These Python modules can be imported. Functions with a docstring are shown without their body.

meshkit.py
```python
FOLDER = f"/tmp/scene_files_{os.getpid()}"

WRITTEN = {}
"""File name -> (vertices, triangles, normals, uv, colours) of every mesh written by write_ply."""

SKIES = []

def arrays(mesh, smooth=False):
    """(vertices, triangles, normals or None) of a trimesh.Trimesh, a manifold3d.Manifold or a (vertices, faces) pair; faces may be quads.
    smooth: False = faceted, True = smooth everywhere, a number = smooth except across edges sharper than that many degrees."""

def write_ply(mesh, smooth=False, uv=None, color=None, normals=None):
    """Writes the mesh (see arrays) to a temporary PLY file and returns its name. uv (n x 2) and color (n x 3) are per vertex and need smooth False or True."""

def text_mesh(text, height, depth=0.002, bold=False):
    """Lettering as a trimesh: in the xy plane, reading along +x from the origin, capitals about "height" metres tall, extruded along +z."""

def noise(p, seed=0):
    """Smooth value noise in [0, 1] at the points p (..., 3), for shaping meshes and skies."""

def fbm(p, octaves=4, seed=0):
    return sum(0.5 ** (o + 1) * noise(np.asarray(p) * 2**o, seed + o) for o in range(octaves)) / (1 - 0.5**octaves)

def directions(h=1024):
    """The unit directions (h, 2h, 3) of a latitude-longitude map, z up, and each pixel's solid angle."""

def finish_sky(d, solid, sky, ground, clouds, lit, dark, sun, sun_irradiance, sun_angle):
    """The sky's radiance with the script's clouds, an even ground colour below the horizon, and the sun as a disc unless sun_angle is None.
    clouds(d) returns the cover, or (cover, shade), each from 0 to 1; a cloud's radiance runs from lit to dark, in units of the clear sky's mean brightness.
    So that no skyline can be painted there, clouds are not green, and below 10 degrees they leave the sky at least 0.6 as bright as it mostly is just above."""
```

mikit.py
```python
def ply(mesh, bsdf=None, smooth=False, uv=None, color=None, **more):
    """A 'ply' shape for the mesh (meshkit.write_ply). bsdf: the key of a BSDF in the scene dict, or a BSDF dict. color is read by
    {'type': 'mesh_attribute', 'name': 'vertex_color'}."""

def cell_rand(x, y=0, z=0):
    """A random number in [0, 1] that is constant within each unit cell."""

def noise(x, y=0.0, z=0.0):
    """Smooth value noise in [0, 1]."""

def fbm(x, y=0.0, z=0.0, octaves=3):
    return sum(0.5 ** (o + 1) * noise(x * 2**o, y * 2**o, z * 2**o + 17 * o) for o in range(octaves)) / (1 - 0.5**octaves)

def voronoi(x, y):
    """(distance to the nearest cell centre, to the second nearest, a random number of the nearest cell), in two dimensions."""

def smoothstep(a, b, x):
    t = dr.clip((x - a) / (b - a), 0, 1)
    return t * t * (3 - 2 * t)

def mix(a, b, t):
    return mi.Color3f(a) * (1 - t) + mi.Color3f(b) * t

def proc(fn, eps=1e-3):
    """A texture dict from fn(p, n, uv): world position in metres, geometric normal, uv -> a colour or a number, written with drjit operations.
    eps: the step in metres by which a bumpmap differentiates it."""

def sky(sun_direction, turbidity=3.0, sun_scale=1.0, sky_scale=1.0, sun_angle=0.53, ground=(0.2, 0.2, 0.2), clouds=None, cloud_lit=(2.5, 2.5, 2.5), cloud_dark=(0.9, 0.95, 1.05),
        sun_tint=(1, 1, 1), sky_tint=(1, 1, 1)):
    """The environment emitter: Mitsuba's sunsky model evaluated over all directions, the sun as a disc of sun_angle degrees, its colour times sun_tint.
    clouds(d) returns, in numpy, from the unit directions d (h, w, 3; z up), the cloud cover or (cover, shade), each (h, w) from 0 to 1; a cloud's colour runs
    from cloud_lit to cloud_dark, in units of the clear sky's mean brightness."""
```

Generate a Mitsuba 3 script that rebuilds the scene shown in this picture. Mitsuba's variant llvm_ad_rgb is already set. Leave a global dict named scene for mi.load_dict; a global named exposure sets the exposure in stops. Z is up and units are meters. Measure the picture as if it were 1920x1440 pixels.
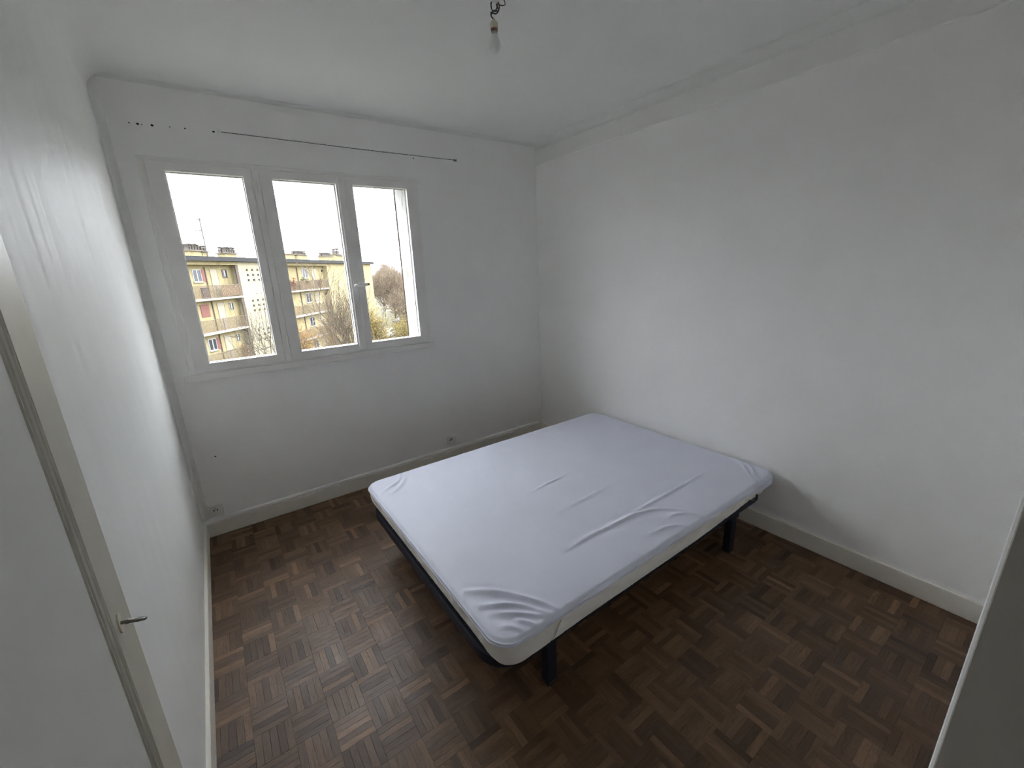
import math, random
import numpy as np, trimesh, manifold3d as m3
import drjit as dr
import mitsuba as mi
import mikit, meshkit
from mikit import proc, noise, fbm, smoothstep, mix, cell_rand, voronoi

rng = np.random.default_rng(7)
random.seed(7)
scene, labels = {}, {}
T = mi.ScalarTransform4f

# ------------------------------------------------------------------ camera, sky, exposure
# x runs along the window wall (left wall x=0), y points out of the window (window wall y=0), z is up, metres
EYE = np.array([0.2722, -3.0427, 1.5682])
YAW, PITCH, ROLL, FPX = 0.61176, 0.26705, -0.04086, 788.235
FW = np.array([math.sin(YAW) * math.cos(PITCH), math.cos(YAW) * math.cos(PITCH), -math.sin(PITCH)])
_rt = np.array([math.cos(YAW), -math.sin(YAW), 0.0])
_up = np.cross(_rt, FW)
RT = math.cos(ROLL) * _rt + math.sin(ROLL) * _up
UP = -math.sin(ROLL) * _rt + math.cos(ROLL) * _up
scene['camera'] = {
    'type': 'perspective', 'fov': math.degrees(2 * math.atan(960 / FPX)), 'fov_axis': 'x',
    'near_clip': 0.01, 'far_clip': 2000.0,
    'to_world': T().look_at(origin=EYE.tolist(), target=(EYE + FW).tolist(), up=UP.tolist()),
}


def overcast(d):
    """An even overcast sky, three times as bright overhead as at the horizon, with faint cloud texture."""
    z = np.clip(d[..., 2], 0, 1)
    bright = (1 + 2 * z) / 3
    q = d / np.maximum(d[..., 2:3] + 0.25, 0.05)
    tex = meshkit.fbm(q * np.array([1.6, 2.6, 1.0]) + 11.3, 4) - 0.5
    bright = bright * (1 + 0.22 * tex)
    return np.ones_like(z), np.clip((1 - bright) * 1.5, 0, 1)


SKY_GAIN = 1.0
scene['sky'] = mikit.sky((0.3, -0.6, 0.74), turbidity=4.0, sun_scale=0.0, ground=(0.16, 0.15, 0.13), clouds=overcast,
                         cloud_lit=(2.88 * SKY_GAIN, 3.0 * SKY_GAIN, 3.15 * SKY_GAIN), cloud_dark=(0.97 * SKY_GAIN, 1.01 * SKY_GAIN, 1.06 * SKY_GAIN))
exposure = 5.97

# ------------------------------------------------------------------ helpers
used = {}


def key(name):
    n = used.get(name, 0)
    used[name] = n + 1
    return name if n == 0 else f'{name}_{n:03d}'


def add(name, mesh, bsdf, parent=None, smooth=False, uv=None, label=None, category=None, group=None, kind=None, **more):
    k = key(f'{parent}__{name}' if parent else name)
    scene[k] = mikit.ply(mesh, bsdf, smooth, uv=uv, **more)
    note(k, label, category, group, kind)
    return k


def note(k, label=None, category=None, group=None, kind=None):
    d = {a: b for a, b in (('label', label), ('category', category), ('group', group), ('kind', kind)) if b}
    if d:
        labels[k] = d


def thing(name, label, category, group=None, kind=None):
    k = key(name)
    note(k, label, category, group, kind)
    return k


def cat(*ms):
    ms = [m for m in ms if m is not None]
    return trimesh.util.concatenate(ms)


def bx(x0, x1, y0, y1, z0, z1):
    m = trimesh.creation.box((x1 - x0, y1 - y0, z1 - z0))
    m.apply_translation(((x0 + x1) / 2, (y0 + y1) / 2, (z0 + z1) / 2))
    return m


def cbx(x0, x1, y0, y1, z0, z1, b=0.003):
    """A box with chamfered edges."""
    pts = []
    for i in (0, 1):
        for j in (0, 1):
            for k in (0, 1):
                c = np.array([(x0, x1)[i], (y0, y1)[j], (z0, z1)[k]])
                s = np.array([1 - 2 * i, 1 - 2 * j, 1 - 2 * k]) * b
                for a in range(3):
                    o = s.copy()
                    o[a] = 0
                    pts.append(c + o)
    return trimesh.convex.convex_hull(np.array(pts))


def to_tm(man):
    m = man.to_mesh()
    return trimesh.Trimesh(m.vert_properties[:, :3], m.tri_verts, process=False)


def to_man(tm):
    return m3.Manifold(m3.Mesh(np.asarray(tm.vertices, np.float32), np.asarray(tm.faces, np.uint32)))


def cut(a, *bs):
    m = to_man(a)
    for b in bs:
        m = m - to_man(b)
    return to_tm(m)


def tube(points, r, sides=8, cap=True):
    p = np.asarray(points, float)
    rr = np.broadcast_to(np.asarray(r, float), (len(p),))
    t = np.gradient(p, axis=0)
    t /= np.linalg.norm(t, axis=1, keepdims=True) + 1e-12
    a = np.cross(t[0], [0, 0, 1.0] if abs(t[0][2]) < 0.9 else [1.0, 0, 0])
    fr = []
    for k in range(len(p)):
        a = a - t[k] * (a @ t[k])
        n = np.linalg.norm(a)
        if n < 1e-9:
            a = np.cross(t[k], [0.3, 0.5, 0.8])
            n = np.linalg.norm(a)
        a = a / n
        fr.append((a, np.cross(t[k], a)))
    ang = np.arange(sides) * 2 * np.pi / sides
    v = np.vstack([p[k] + rr[k] * (np.cos(ang)[:, None] * fr[k][0] + np.sin(ang)[:, None] * fr[k][1]) for k in range(len(p))])
    f = []
    n = len(p)
    for k in range(n - 1):
        for s in range(sides):
            a0, b0 = k * sides + s, k * sides + (s + 1) % sides
            f += [[a0, b0, b0 + sides], [a0, b0 + sides, a0 + sides]]
    if cap:
        v = np.vstack([v, p[:1], p[-1:]])
        for s in range(sides):
            f.append([n * sides, (s + 1) % sides, s])
            f.append([n * sides + 1, (n - 1) * sides + s, (n - 1) * sides + (s + 1) % sides])
    return trimesh.Trimesh(v, np.array(f), process=False)


def spline(pts, n):
    from scipy.interpolate import CubicSpline
    p = np.asarray(pts, float)
    t = np.concatenate([[0], np.cumsum(np.linalg.norm(np.diff(p, axis=0), axis=1))])
    return CubicSpline(t, p)(np.linspace(0, t[-1], n))


def lathe(profile, sides=32):
    """profile: (radius, z) from bottom to top."""
    return trimesh.creation.revolve(np.asarray(profile, float), sections=sides)


def moved(m, M=None, t=None):
    m = m.copy()
    if M is not None:
        m.apply_transform(M)
    if t is not None:
        m.apply_translation(t)
    return m


# ------------------------------------------------------------------ materials
def mat(name, d):
    scene['mat_' + name] = d
    return 'mat_' + name


def rgb(c):
    return {'type': 'rgb', 'value': list(c)} if not isinstance(c, dict) else c


def princ(c, rough=0.5, metallic=0.0, spec=0.5, **k):
    d = {'type': 'principled', 'base_color': rgb(c), 'roughness': rough, 'specular': spec, **k}
    if metallic:
        d['metallic'] = metallic
    return {'type': 'twosided', 'bsdf': d}


def paint_fn(p, n, uv):
    """White wall paint: a little uneven, as rolled over old filler."""
    a = fbm(p.x * 1.3 + 3, p.y * 1.3 + 7, p.z * 1.3, 3)
    b = fbm(p.x * 9 + 1, p.y * 9, p.z * 5, 3)
    return mix((0.83, 0.825, 0.81), (0.90, 0.90, 0.89), dr.clip(0.30 * a + 0.35 * b + 0.2, 0, 1))


def plaster_bump(p, n, uv):
    return 0.7 * fbm(p.x * 14, p.y * 14, p.z * 9, 3) + 0.3 * fbm(p.x * 60, p.y * 60, p.z * 60, 2)


M_WALL = mat('wall_paint', {'type': 'bumpmap', 'scale': 0.004, 'arbitrary': proc(plaster_bump, 2e-3), 'bsdf': princ(proc(paint_fn), 0.55, spec=0.35)})


def left_paint_fn(p, n, uv):
    """The left wall's slightly greyer white."""
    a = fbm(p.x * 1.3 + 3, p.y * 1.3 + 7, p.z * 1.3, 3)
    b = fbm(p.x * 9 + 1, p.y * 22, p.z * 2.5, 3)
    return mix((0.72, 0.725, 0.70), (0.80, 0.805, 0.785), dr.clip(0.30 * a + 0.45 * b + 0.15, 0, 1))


M_WALL_L = mat('wall_paint_trowelled', princ(proc(left_paint_fn), 0.5, spec=0.35))
M_CEIL = mat('ceiling_paint', princ((0.755, 0.76, 0.745), 0.7, spec=0.2))


def wood_paint_fn(p, n, uv):
    a = fbm(p.x * 6, p.y * 6, p.z * 6, 3)
    return mix((0.46, 0.44, 0.375), (0.53, 0.51, 0.44), a)


M_JOIN = mat('joinery_paint', princ(proc(wood_paint_fn), 0.38, spec=0.4))
M_BAND = mat('band_paint', princ((0.81, 0.81, 0.79), 0.6, spec=0.25))
M_PANEL = mat('door_panel_paint', princ((0.56, 0.56, 0.53), 0.5, spec=0.3))
M_JAMB_SHADE = mat('jamb_shade', princ((0.40, 0.375, 0.335), 0.6, spec=0.25))  # brownish grey with the jamb's shade painted into it
M_FRAME = mat('window_paint', princ((0.82, 0.81, 0.79), 0.4, spec=0.4))
M_SKIRT = mat('skirting_paint', princ((0.76, 0.73, 0.66), 0.42, spec=0.4))


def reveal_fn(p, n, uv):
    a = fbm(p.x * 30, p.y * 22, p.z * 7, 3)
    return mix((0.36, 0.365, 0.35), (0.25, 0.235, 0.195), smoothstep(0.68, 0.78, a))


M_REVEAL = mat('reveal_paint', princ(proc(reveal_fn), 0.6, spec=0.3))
M_GLASS = mat('pane_glass', {'type': 'thindielectric', 'int_ior': 1.5})


def parquet_fn(p, n, uv):
    """One oak finger: uv.x its tone, uv.y its grain direction (below or above 0.5) and a number of its own."""
    along = dr.select(uv.y > 0.5, p.y, p.x)
    across = dr.select(uv.y > 0.5, p.x, p.y)
    s = uv.y * 977.0
    warp = fbm(along * 14 + s, across * 40, s, 2)
    ring = fbm(across * 260 + 9 * warp + s, along * 9, s, 3)
    pore = fbm(across * 900, along * 55, s, 2)
    c = mix((0.050, 0.028, 0.017), (0.335, 0.196, 0.104), uv.x)
    c = c * (0.72 + 0.56 * ring)
    c = c * (1 - 0.35 * smoothstep(0.58, 0.72, pore))
    dust = fbm(p.x * 3.1 + 2, p.y * 3.1, 1.0, 4)
    return mix(c, mi.Color3f(0.13, 0.092, 0.078), 0.20 * smoothstep(0.45, 0.75, dust))


def parquet_rough(p, n, uv):
    return 0.34 + 0.16 * fbm(p.x * 7, p.y * 7, 3.0, 3) + 0.12 * fbm(p.x * 70, p.y * 70, 3.0, 2)


M_PARQ = mat('parquet', {'type': 'twosided', 'bsdf': {'type': 'principled', 'base_color': proc(parquet_fn), 'roughness': proc(parquet_rough), 'specular': 0.45}})
M_JOINT = mat('parquet_joint', princ((0.018, 0.013, 0.010), 0.7, spec=0.2))


def cover_fn(p, n, uv):
    a = fbm(p.x * 5, p.y * 5, p.z * 5, 3)
    return mix((0.625, 0.645, 0.745), (0.675, 0.695, 0.80), a)


M_COVER = mat('cover_cloth', princ(proc(cover_fn), 0.55, spec=0.3, sheen=0.25))


def quilt_bump(p, n, uv):
    h = p.x + p.y
    return 0.6 * dr.abs(dr.sin(h * 42 + 3 * noise(p.x * 9, p.y * 9, p.z * 20)) * dr.sin(p.z * 60 + h * 14)) + 0.4 * fbm(p.x * 70, p.y * 70, p.z * 70, 2)


M_TICK = mat('mattress_ticking', {'type': 'bumpmap', 'scale': 0.014, 'arbitrary': proc(quilt_bump, 1e-3), 'bsdf': princ((0.75, 0.72, 0.68), 0.8, spec=0.2, sheen=0.3)})
M_ELASTIC = mat('elastic_band', princ((0.22, 0.22, 0.23), 0.7))
M_STEEL = mat('navy_steel', princ((0.013, 0.016, 0.027), 0.45, spec=0.35))
M_RUBBER = mat('black_rubber', princ((0.012, 0.012, 0.013), 0.6))
M_SLAT = mat('beech_slat', princ((0.55, 0.42, 0.26), 0.5))
M_HOLDER = mat('slat_holder_plastic', princ((0.66, 0.64, 0.58), 0.5))
M_METAL = mat('worn_steel', {'type': 'roughconductor', 'material': 'Cr', 'alpha': 0.22})
M_KEY = mat('key_steel', princ((0.22, 0.21, 0.185), 0.28, metallic=0.9))
M_NICKEL = mat('nickel', princ((0.42, 0.42, 0.42), 0.4, metallic=0.8))
M_DARK = mat('dark_hole', princ((0.012, 0.011, 0.010), 0.8, spec=0.2))
M_WIRE = mat('rod_wire', princ((0.16, 0.16, 0.17), 0.45))
M_CABLE = mat('black_cable', princ((0.045, 0.042, 0.038), 0.6))
M_HOLDER_L = mat('lampholder_plastic', princ((0.62, 0.58, 0.47), 0.45))
M_COPPER = mat('lampholder_ring', princ((0.20, 0.11, 0.06), 0.4, metallic=0.6))
M_BULB = mat('opal_bulb', princ((0.76, 0.755, 0.74), 0.25, spec=0.5, clearcoat=0.8, clearcoat_gloss=0.95))
M_PLASTIC = mat('outlet_plastic', princ((0.80, 0.785, 0.745), 0.35))

# outdoors
def facade_fn(p, n, uv):
    a = fbm(p.x * 0.8, p.y * 0.8, p.z * 0.8, 3)
    d = fbm(p.x * 2.3, p.y * 2.3, p.z * 0.35, 3)
    return mix((0.215, 0.182, 0.098), (0.250, 0.214, 0.122), a) * (1 - 0.25 * smoothstep(0.55, 0.8, d))


M_FACADE = mat('cream_render', princ(proc(facade_fn), 0.85, spec=0.15))


def tower_fn(p, n, uv):
    a = fbm(p.x * 0.7, p.y * 0.7, p.z * 0.7, 3)
    return mix((0.225, 0.205, 0.142), (0.250, 0.230, 0.165), a)


M_TOWER = mat('pale_render', princ(proc(tower_fn), 0.85, spec=0.15))
M_SLAB = mat('balcony_concrete', princ((0.21, 0.195, 0.165), 0.85))
M_ZINC = mat('zinc_edge', princ((0.034, 0.034, 0.035), 0.8, spec=0.1))
M_BROWN = mat('brown_post', princ((0.060, 0.043, 0.032), 0.7))
M_RAIL = mat('railing_paint', princ((0.125, 0.095, 0.068), 0.6, spec=0.2))
M_SALMON = mat('salmon_canvas', princ((0.235, 0.165, 0.10), 0.8))
M_SHUT = mat('red_shutter', princ((0.125, 0.045, 0.034), 0.6))
M_WHITE = mat('white_joinery', princ((0.25, 0.245, 0.235), 0.5))
M_OUTDOOR = mat('cream_door', princ((0.22, 0.20, 0.145), 0.6))
M_DGLASS = mat('dark_window', princ((0.03, 0.035, 0.04), 0.15, spec=0.6))
M_POTS = mat('chimney_pots', princ((0.075, 0.066, 0.058), 0.85, spec=0.15))
M_CHCAP = mat('chimney_cap', princ((0.10, 0.085, 0.065), 0.85))
M_TERRA = mat('terracotta', princ((0.17, 0.075, 0.035), 0.8))
M_PURPLE = mat('dark_box', princ((0.05, 0.036, 0.042), 0.6))
M_BARK = mat('bark', princ((0.046, 0.038, 0.028), 0.9, spec=0.1))
M_BARKG = mat('grey_bark', princ((0.058, 0.050, 0.038), 0.9, spec=0.1))
M_BARKB = mat('brown_bark', princ((0.080, 0.064, 0.045), 0.9, spec=0.1))
M_TWIG = mat('brown_twigs', princ((0.125, 0.098, 0.070), 0.9, spec=0.1))


def leaf(name, c):
    return mat(name, {'type': 'principledthin', 'base_color': rgb(c), 'roughness': 0.6, 'diff_trans': 0.7, 'spec_trans': 0.0})


M_YELLOW, M_ORANGE, M_RED, M_GREEN = leaf('yellow_leaf', (0.165, 0.130, 0.048)), leaf('orange_leaf', (0.20, 0.125, 0.055)), leaf('red_leaf', (0.15, 0.05, 0.035)), leaf('green_leaf', (0.06, 0.08, 0.03))


def ground_fn(p, n, uv):
    a = fbm(p.x * 0.11, p.y * 0.11, 1.0, 4)
    b = fbm(p.x * 1.3, p.y * 1.3, 1.0, 3)
    return mix((0.045, 0.042, 0.026), (0.062, 0.056, 0.044), smoothstep(0.4, 0.6, a)) * (0.75 + 0.5 * b)


M_GROUND = mat('outdoor_ground', princ(proc(ground_fn), 0.9, spec=0.1))
M_CARPAINT = mat('white_car_paint', princ((0.25, 0.255, 0.265), 0.3))
M_CARBLUE = mat('grey_car_paint', princ((0.075, 0.09, 0.12), 0.3))

# ------------------------------------------------------------------ room shell
W, H = 2.744, 2.56
WALL_T = 0.345
OX0, OX1, OZ0, OZ1 = 0.112, 1.645, 1.040, 2.208      # window frame, outer


def struct(name, mesh, m, label, **k):
    return add(name, mesh, m, kind='structure', label=label, **k)


# window wall with its opening: the frame sits flush with the inside, a deep reveal outside
RX0, RX1, RZ0, RZ1 = 0.150, 1.604, 1.030, 2.215
wall = cut(bx(-0.3, W + 0.3, 0.0, WALL_T, -0.3, H + 0.3), bx(OX0, OX1, -0.1, 0.075, OZ0, OZ1), bx(RX0, RX1, 0.05, 1.0, RZ0, RZ1))
struct('wall_back', wall, M_WALL, 'white painted wall with the window in it')
ny, nz = 430, 110
gy, gz = np.meshgrid(np.linspace(0.0, -2.6, ny), np.linspace(-0.05, H + 0.05, nz), indexing='ij')
wave = gy * 17 + 1.6 * meshkit.noise(np.stack([gz * 1.3, gy * 3, gy * 0], -1))
relief = 0.85 * meshkit.fbm(np.stack([wave, gz * 0.9, gz * 0], -1), 3, 3) + 0.15 * meshkit.fbm(np.stack([gy * 45, gz * 3.5, gz * 0], -1), 2, 9)
strong = 0.12 + (0.25 + 0.9 * meshkit.noise(np.stack([gy * 2.2, gz * 1.6, gz * 0 + 4], -1))) * np.clip((gz - 1.05) / 0.55, 0, 1)
depth = 0.012 * (relief - 0.8) * strong * np.clip(-gy / 0.07, 0, 1) * np.clip((2.36 - gz) / 0.18, 0, 1)
gi = np.arange(ny * nz).reshape(ny, nz)
gf = np.stack([gi[:-1, :-1], gi[1:, :-1], gi[1:, 1:], gi[:-1, 1:]], -1).reshape(-1, 4)
front = trimesh.Trimesh(np.stack([depth, gy, gz], -1).reshape(-1, 3), np.vstack([gf[:, [0, 2, 1]], gf[:, [0, 3, 2]]]), process=False)
if front.face_normals[:, 0].mean() < 0:
    front.invert()
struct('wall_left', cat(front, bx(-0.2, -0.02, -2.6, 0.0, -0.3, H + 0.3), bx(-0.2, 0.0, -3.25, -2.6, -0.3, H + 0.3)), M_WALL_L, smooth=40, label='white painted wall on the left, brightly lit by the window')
struct('wall_right', bx(W, W + 0.2, -3.25, 0.0, -0.3, H + 0.3), M_WALL, 'large white painted wall on the right behind the bed')
struct('ceiling', bx(-0.2, W + 0.2, -3.25, 0.0, H, H + 0.2), M_CEIL, 'white painted ceiling')
# the near wall ends in a door jamb just right of the camera; its edge is not quite plumb
JX = 0.90


def jamb_y(z):
    return -3.023 - (z - 0.943) * (0.006 / 0.394)


q = []
for z in (-0.2, H):
    y = jamb_y(z)
    e = 0.0035
    q += [(JX + e, y, z), (JX + 0.0012, y - 0.0012, z), (JX, y - e, z), (JX, -3.19, z), (W + 0.1, -3.19, z), (W + 0.1, y, z)]
struct('wall_near', trimesh.convex.convex_hull(np.array(q)), M_WALL, 'edge of the near wall at the doorway, in shadow at the right')
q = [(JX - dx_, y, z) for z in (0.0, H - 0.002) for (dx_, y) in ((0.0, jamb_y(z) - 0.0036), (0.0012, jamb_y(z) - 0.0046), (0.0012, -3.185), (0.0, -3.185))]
struct('shade_trim_7', trimesh.convex.convex_hull(np.array(q)), M_JAMB_SHADE, 'thin added sheet on the white doorway side at the right edge, coloured dark in place of shade')  # added dark sheet: shade of the white jamb, done in colour
struct('wall_hall', cat(bx(-0.2, 0.0, -4.6, -3.25, -0.3, H + 0.3), bx(0.0, JX + 1.2, -4.8, -4.6, -0.3, H + 0.3), bx(JX + 0.9, JX + 1.1, -4.6, -3.19, -0.3, H + 0.3),
                        bx(-0.2, JX + 1.1, -4.6, -3.25, H, H + 0.2), bx(-0.2, JX + 1.1, -4.8, -3.19, -0.3, -0.006)), M_WALL, 'walls of the hall behind the doorway')

# the upper band of the right wall, a finger proud of the wall
band = []
ys = np.linspace(-3.02, -0.0, 61)
wob = 0.006 * (meshkit.fbm(np.stack([ys * 7, ys * 0, ys * 0], -1), 3) - 0.5)
prof = [(W + 0.01, 2.396), (W - 0.003, 2.397), (W - 0.0065, 2.402), (W - 0.008, 2.43), (W - 0.009, 2.50), (W - 0.014, 2.535), (W - 0.03, 2.562), (W + 0.01, 2.562)]
v = np.array([[(x, y, z + (w if z < 2.44 else 0)) for (x, z) in prof] for y, w in zip(ys, wob)]).reshape(-1, 3)
n = len(prof)
f = [[i * n + j, i * n + (j + 1) % n, (i + 1) * n + (j + 1) % n, (i + 1) * n + j] for i in range(len(ys) - 1) for j in range(n)]
bm = trimesh.Trimesh(v, np.vstack([np.array(f)[:, [0, 1, 2]], np.array(f)[:, [0, 2, 3]]]), process=False)
struct('trim_1', bm, M_BAND, 'raised plaster band along the top of the right wall')

# rounded plaster in the corners of the left wall and along the ceiling
def cove(p0, p1, a, b, r, n=10):
    """A concave quarter round of radius r filling the corner line p0-p1; a and b point from the corner along the two surfaces."""
    p0, p1, a, b = (np.asarray(q_, float) for q_ in (p0, p1, a, b))
    pr = [-0.01 * a - 0.01 * b, r * a - 0.01 * b] + [r * (1 - math.sin(t)) * a + r * (1 - math.cos(t)) * b for t in np.linspace(0, math.pi / 2, n)] + [-0.01 * a + r * b]
    v_ = np.array([p + q_ for p in (p0, p1) for q_ in pr])
    m_ = len(pr)
    f_ = [[i, (i + 1) % m_, m_ + (i + 1) % m_, m_ + i] for i in range(m_)]
    t_ = trimesh.Trimesh(v_, np.vstack([np.array(f_)[:, [0, 1, 2]], np.array(f_)[:, [0, 2, 3]]]), process=False)
    return t_


struct('trim_3', cove((0, -3.02, H), (0, 0, H), (1, 0, 0), (0, 0, -1), 0.085, 16), M_CEIL, 'rounded plaster cove between the left wall and the ceiling', smooth=40)
struct('trim_4', cove((0, 0, 0.12), (0, 0, H), (1, 0, 0), (0, -1, 0), 0.035), M_WALL_L, 'rounded plaster in the corner beside the window', smooth=40)
struct('trim_5', cove((0, 0, H), (W, 0, H), (0, -1, 0), (0, 0, -1), 0.022), M_CEIL, 'rounded plaster between the window wall and the ceiling', smooth=40)
struct('trim_6', cove((W - 0.012, -3.02, H), (W - 0.012, 0, H), (-1, 0, 0), (0, 0, -1), 0.05), M_CEIL, 'rounded plaster between the right wall and the ceiling', smooth=40)

# skirting boards
def skirt(x0, x1, y0, y1, h):
    return cbx(x0, x1, y0, y1, 0.0, h, 0.0025)


struct('baseboard_back', skirt(0.0, W, -0.013, 0.004, 0.091), M_SKIRT, 'beige painted skirting board under the window')
struct('baseboard_right', skirt(W - 0.013, W + 0.004, -3.02, -0.013, 0.099), M_SKIRT, 'beige painted skirting board of the right wall')
struct('baseboard_left', skirt(-0.004, 0.013, -1.945, -0.013, 0.091), M_SKIRT, 'beige painted skirting board of the left wall')
cover = trimesh.convex.convex_hull(np.array([(x, y, z) for x in (0.115, 2.70) for (y, z) in ((0.002, 0.0955), (-0.009, 0.0955), (-0.011, 0.098), (-0.010, 0.112), (-0.005, 0.117), (0.002, 0.118))]))
struct('trim_2', cover, M_WALL, 'slim painted cable cover running just above the skirting under the window')

# ------------------------------------------------------------------ floor: mosaic parquet, squares of five fingers
FLOOR_Z = 0.0
fk = struct('floor', bx(-0.2, W + 0.2, -3.25, 0.2, -0.3, -0.0062), M_JOINT, 'brown mosaic parquet floor of five-finger squares in basket weave')
PITCH_T, FX0, FY0 = 0.12, 0.482, -1.333


def project(P):
    d = np.asarray(P, float) - EYE
    z = d @ FW
    return np.stack([960 + FPX * (d @ RT) / z, 720 - FPX * (d @ UP) / z], -1), z


special = {}   # (column, row, finger) -> tone, for fingers that stand out in the photograph
for (x, y, t) in [(0.562, -1.27, .62), (0.542, -1.51, .66), (0.562, -1.51, .60), (0.63, -1.39, .60), (0.655, -1.39, .62), (0.70, -1.39, .50), (0.675, -1.39, .42),
                  (0.40, -1.555, .10), (0.55, -1.64, .12), (0.55, -1.62, .16), (1.745, -2.58, .60), (1.575, -2.585, .62), (1.98, -2.553, .55), (1.98, -2.60, .58),
                  (2.0, -2.577, .5), (1.66, -2.62, .48), (0.05, -1.8, .5)]:
    c, r = math.floor((x - FX0) / PITCH_T), math.floor((FY0 - y) / PITCH_T)
    vert = (c + r) % 2 != 0
    k = math.floor(((x - FX0) / PITCH_T - c) * 5) if vert else math.floor(((FY0 - y) / PITCH_T - r) * 5)
    special[(c, r, k)] = t
fingers = []
for c in range(math.floor(-FX0 / PITCH_T), math.ceil((W - FX0) / PITCH_T)):
    for r in range(math.floor(FY0 / PITCH_T), math.ceil((FY0 + 3.04) / PITCH_T) + 1):
        bx0, by1 = FX0 + c * PITCH_T, FY0 - r * PITCH_T
        vert = (c + r) % 2 != 0
        sq = rng.random()
        for k in range(5):
            u, tone_r, hz, sd = rng.random(4)
            tone = 0.17 + 0.16 * sq + 0.26 * (u - 0.4)
            if tone_r > 0.90:
                tone += 0.26
            elif tone_r < 0.10:
                tone -= 0.14
            tone = special.get((c, r, k), tone)
            w = PITCH_T / 5
            if vert:
                x0, x1, y0, y1 = bx0 + k * w, bx0 + (k + 1) * w, by1 - PITCH_T, by1
            else:
                x0, x1, y0, y1 = bx0, bx0 + PITCH_T, by1 - (k + 1) * w, by1 - k * w
            x0, x1, y0, y1 = max(x0, 0.0), min(x1, W), max(y0, -3.06), min(y1, 0.0)
            if x1 - x0 < 0.004 or y1 - y0 < 0.004:
                continue
            fingers.append((x0 + 0.0002, x1 - 0.0002, y0 + 0.0002, y1 - 0.0002, -0.0004 * hz, min(max(tone, 0.02), 0.95), (0.5 if vert else 0.0) + 0.49 * sd))


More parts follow.
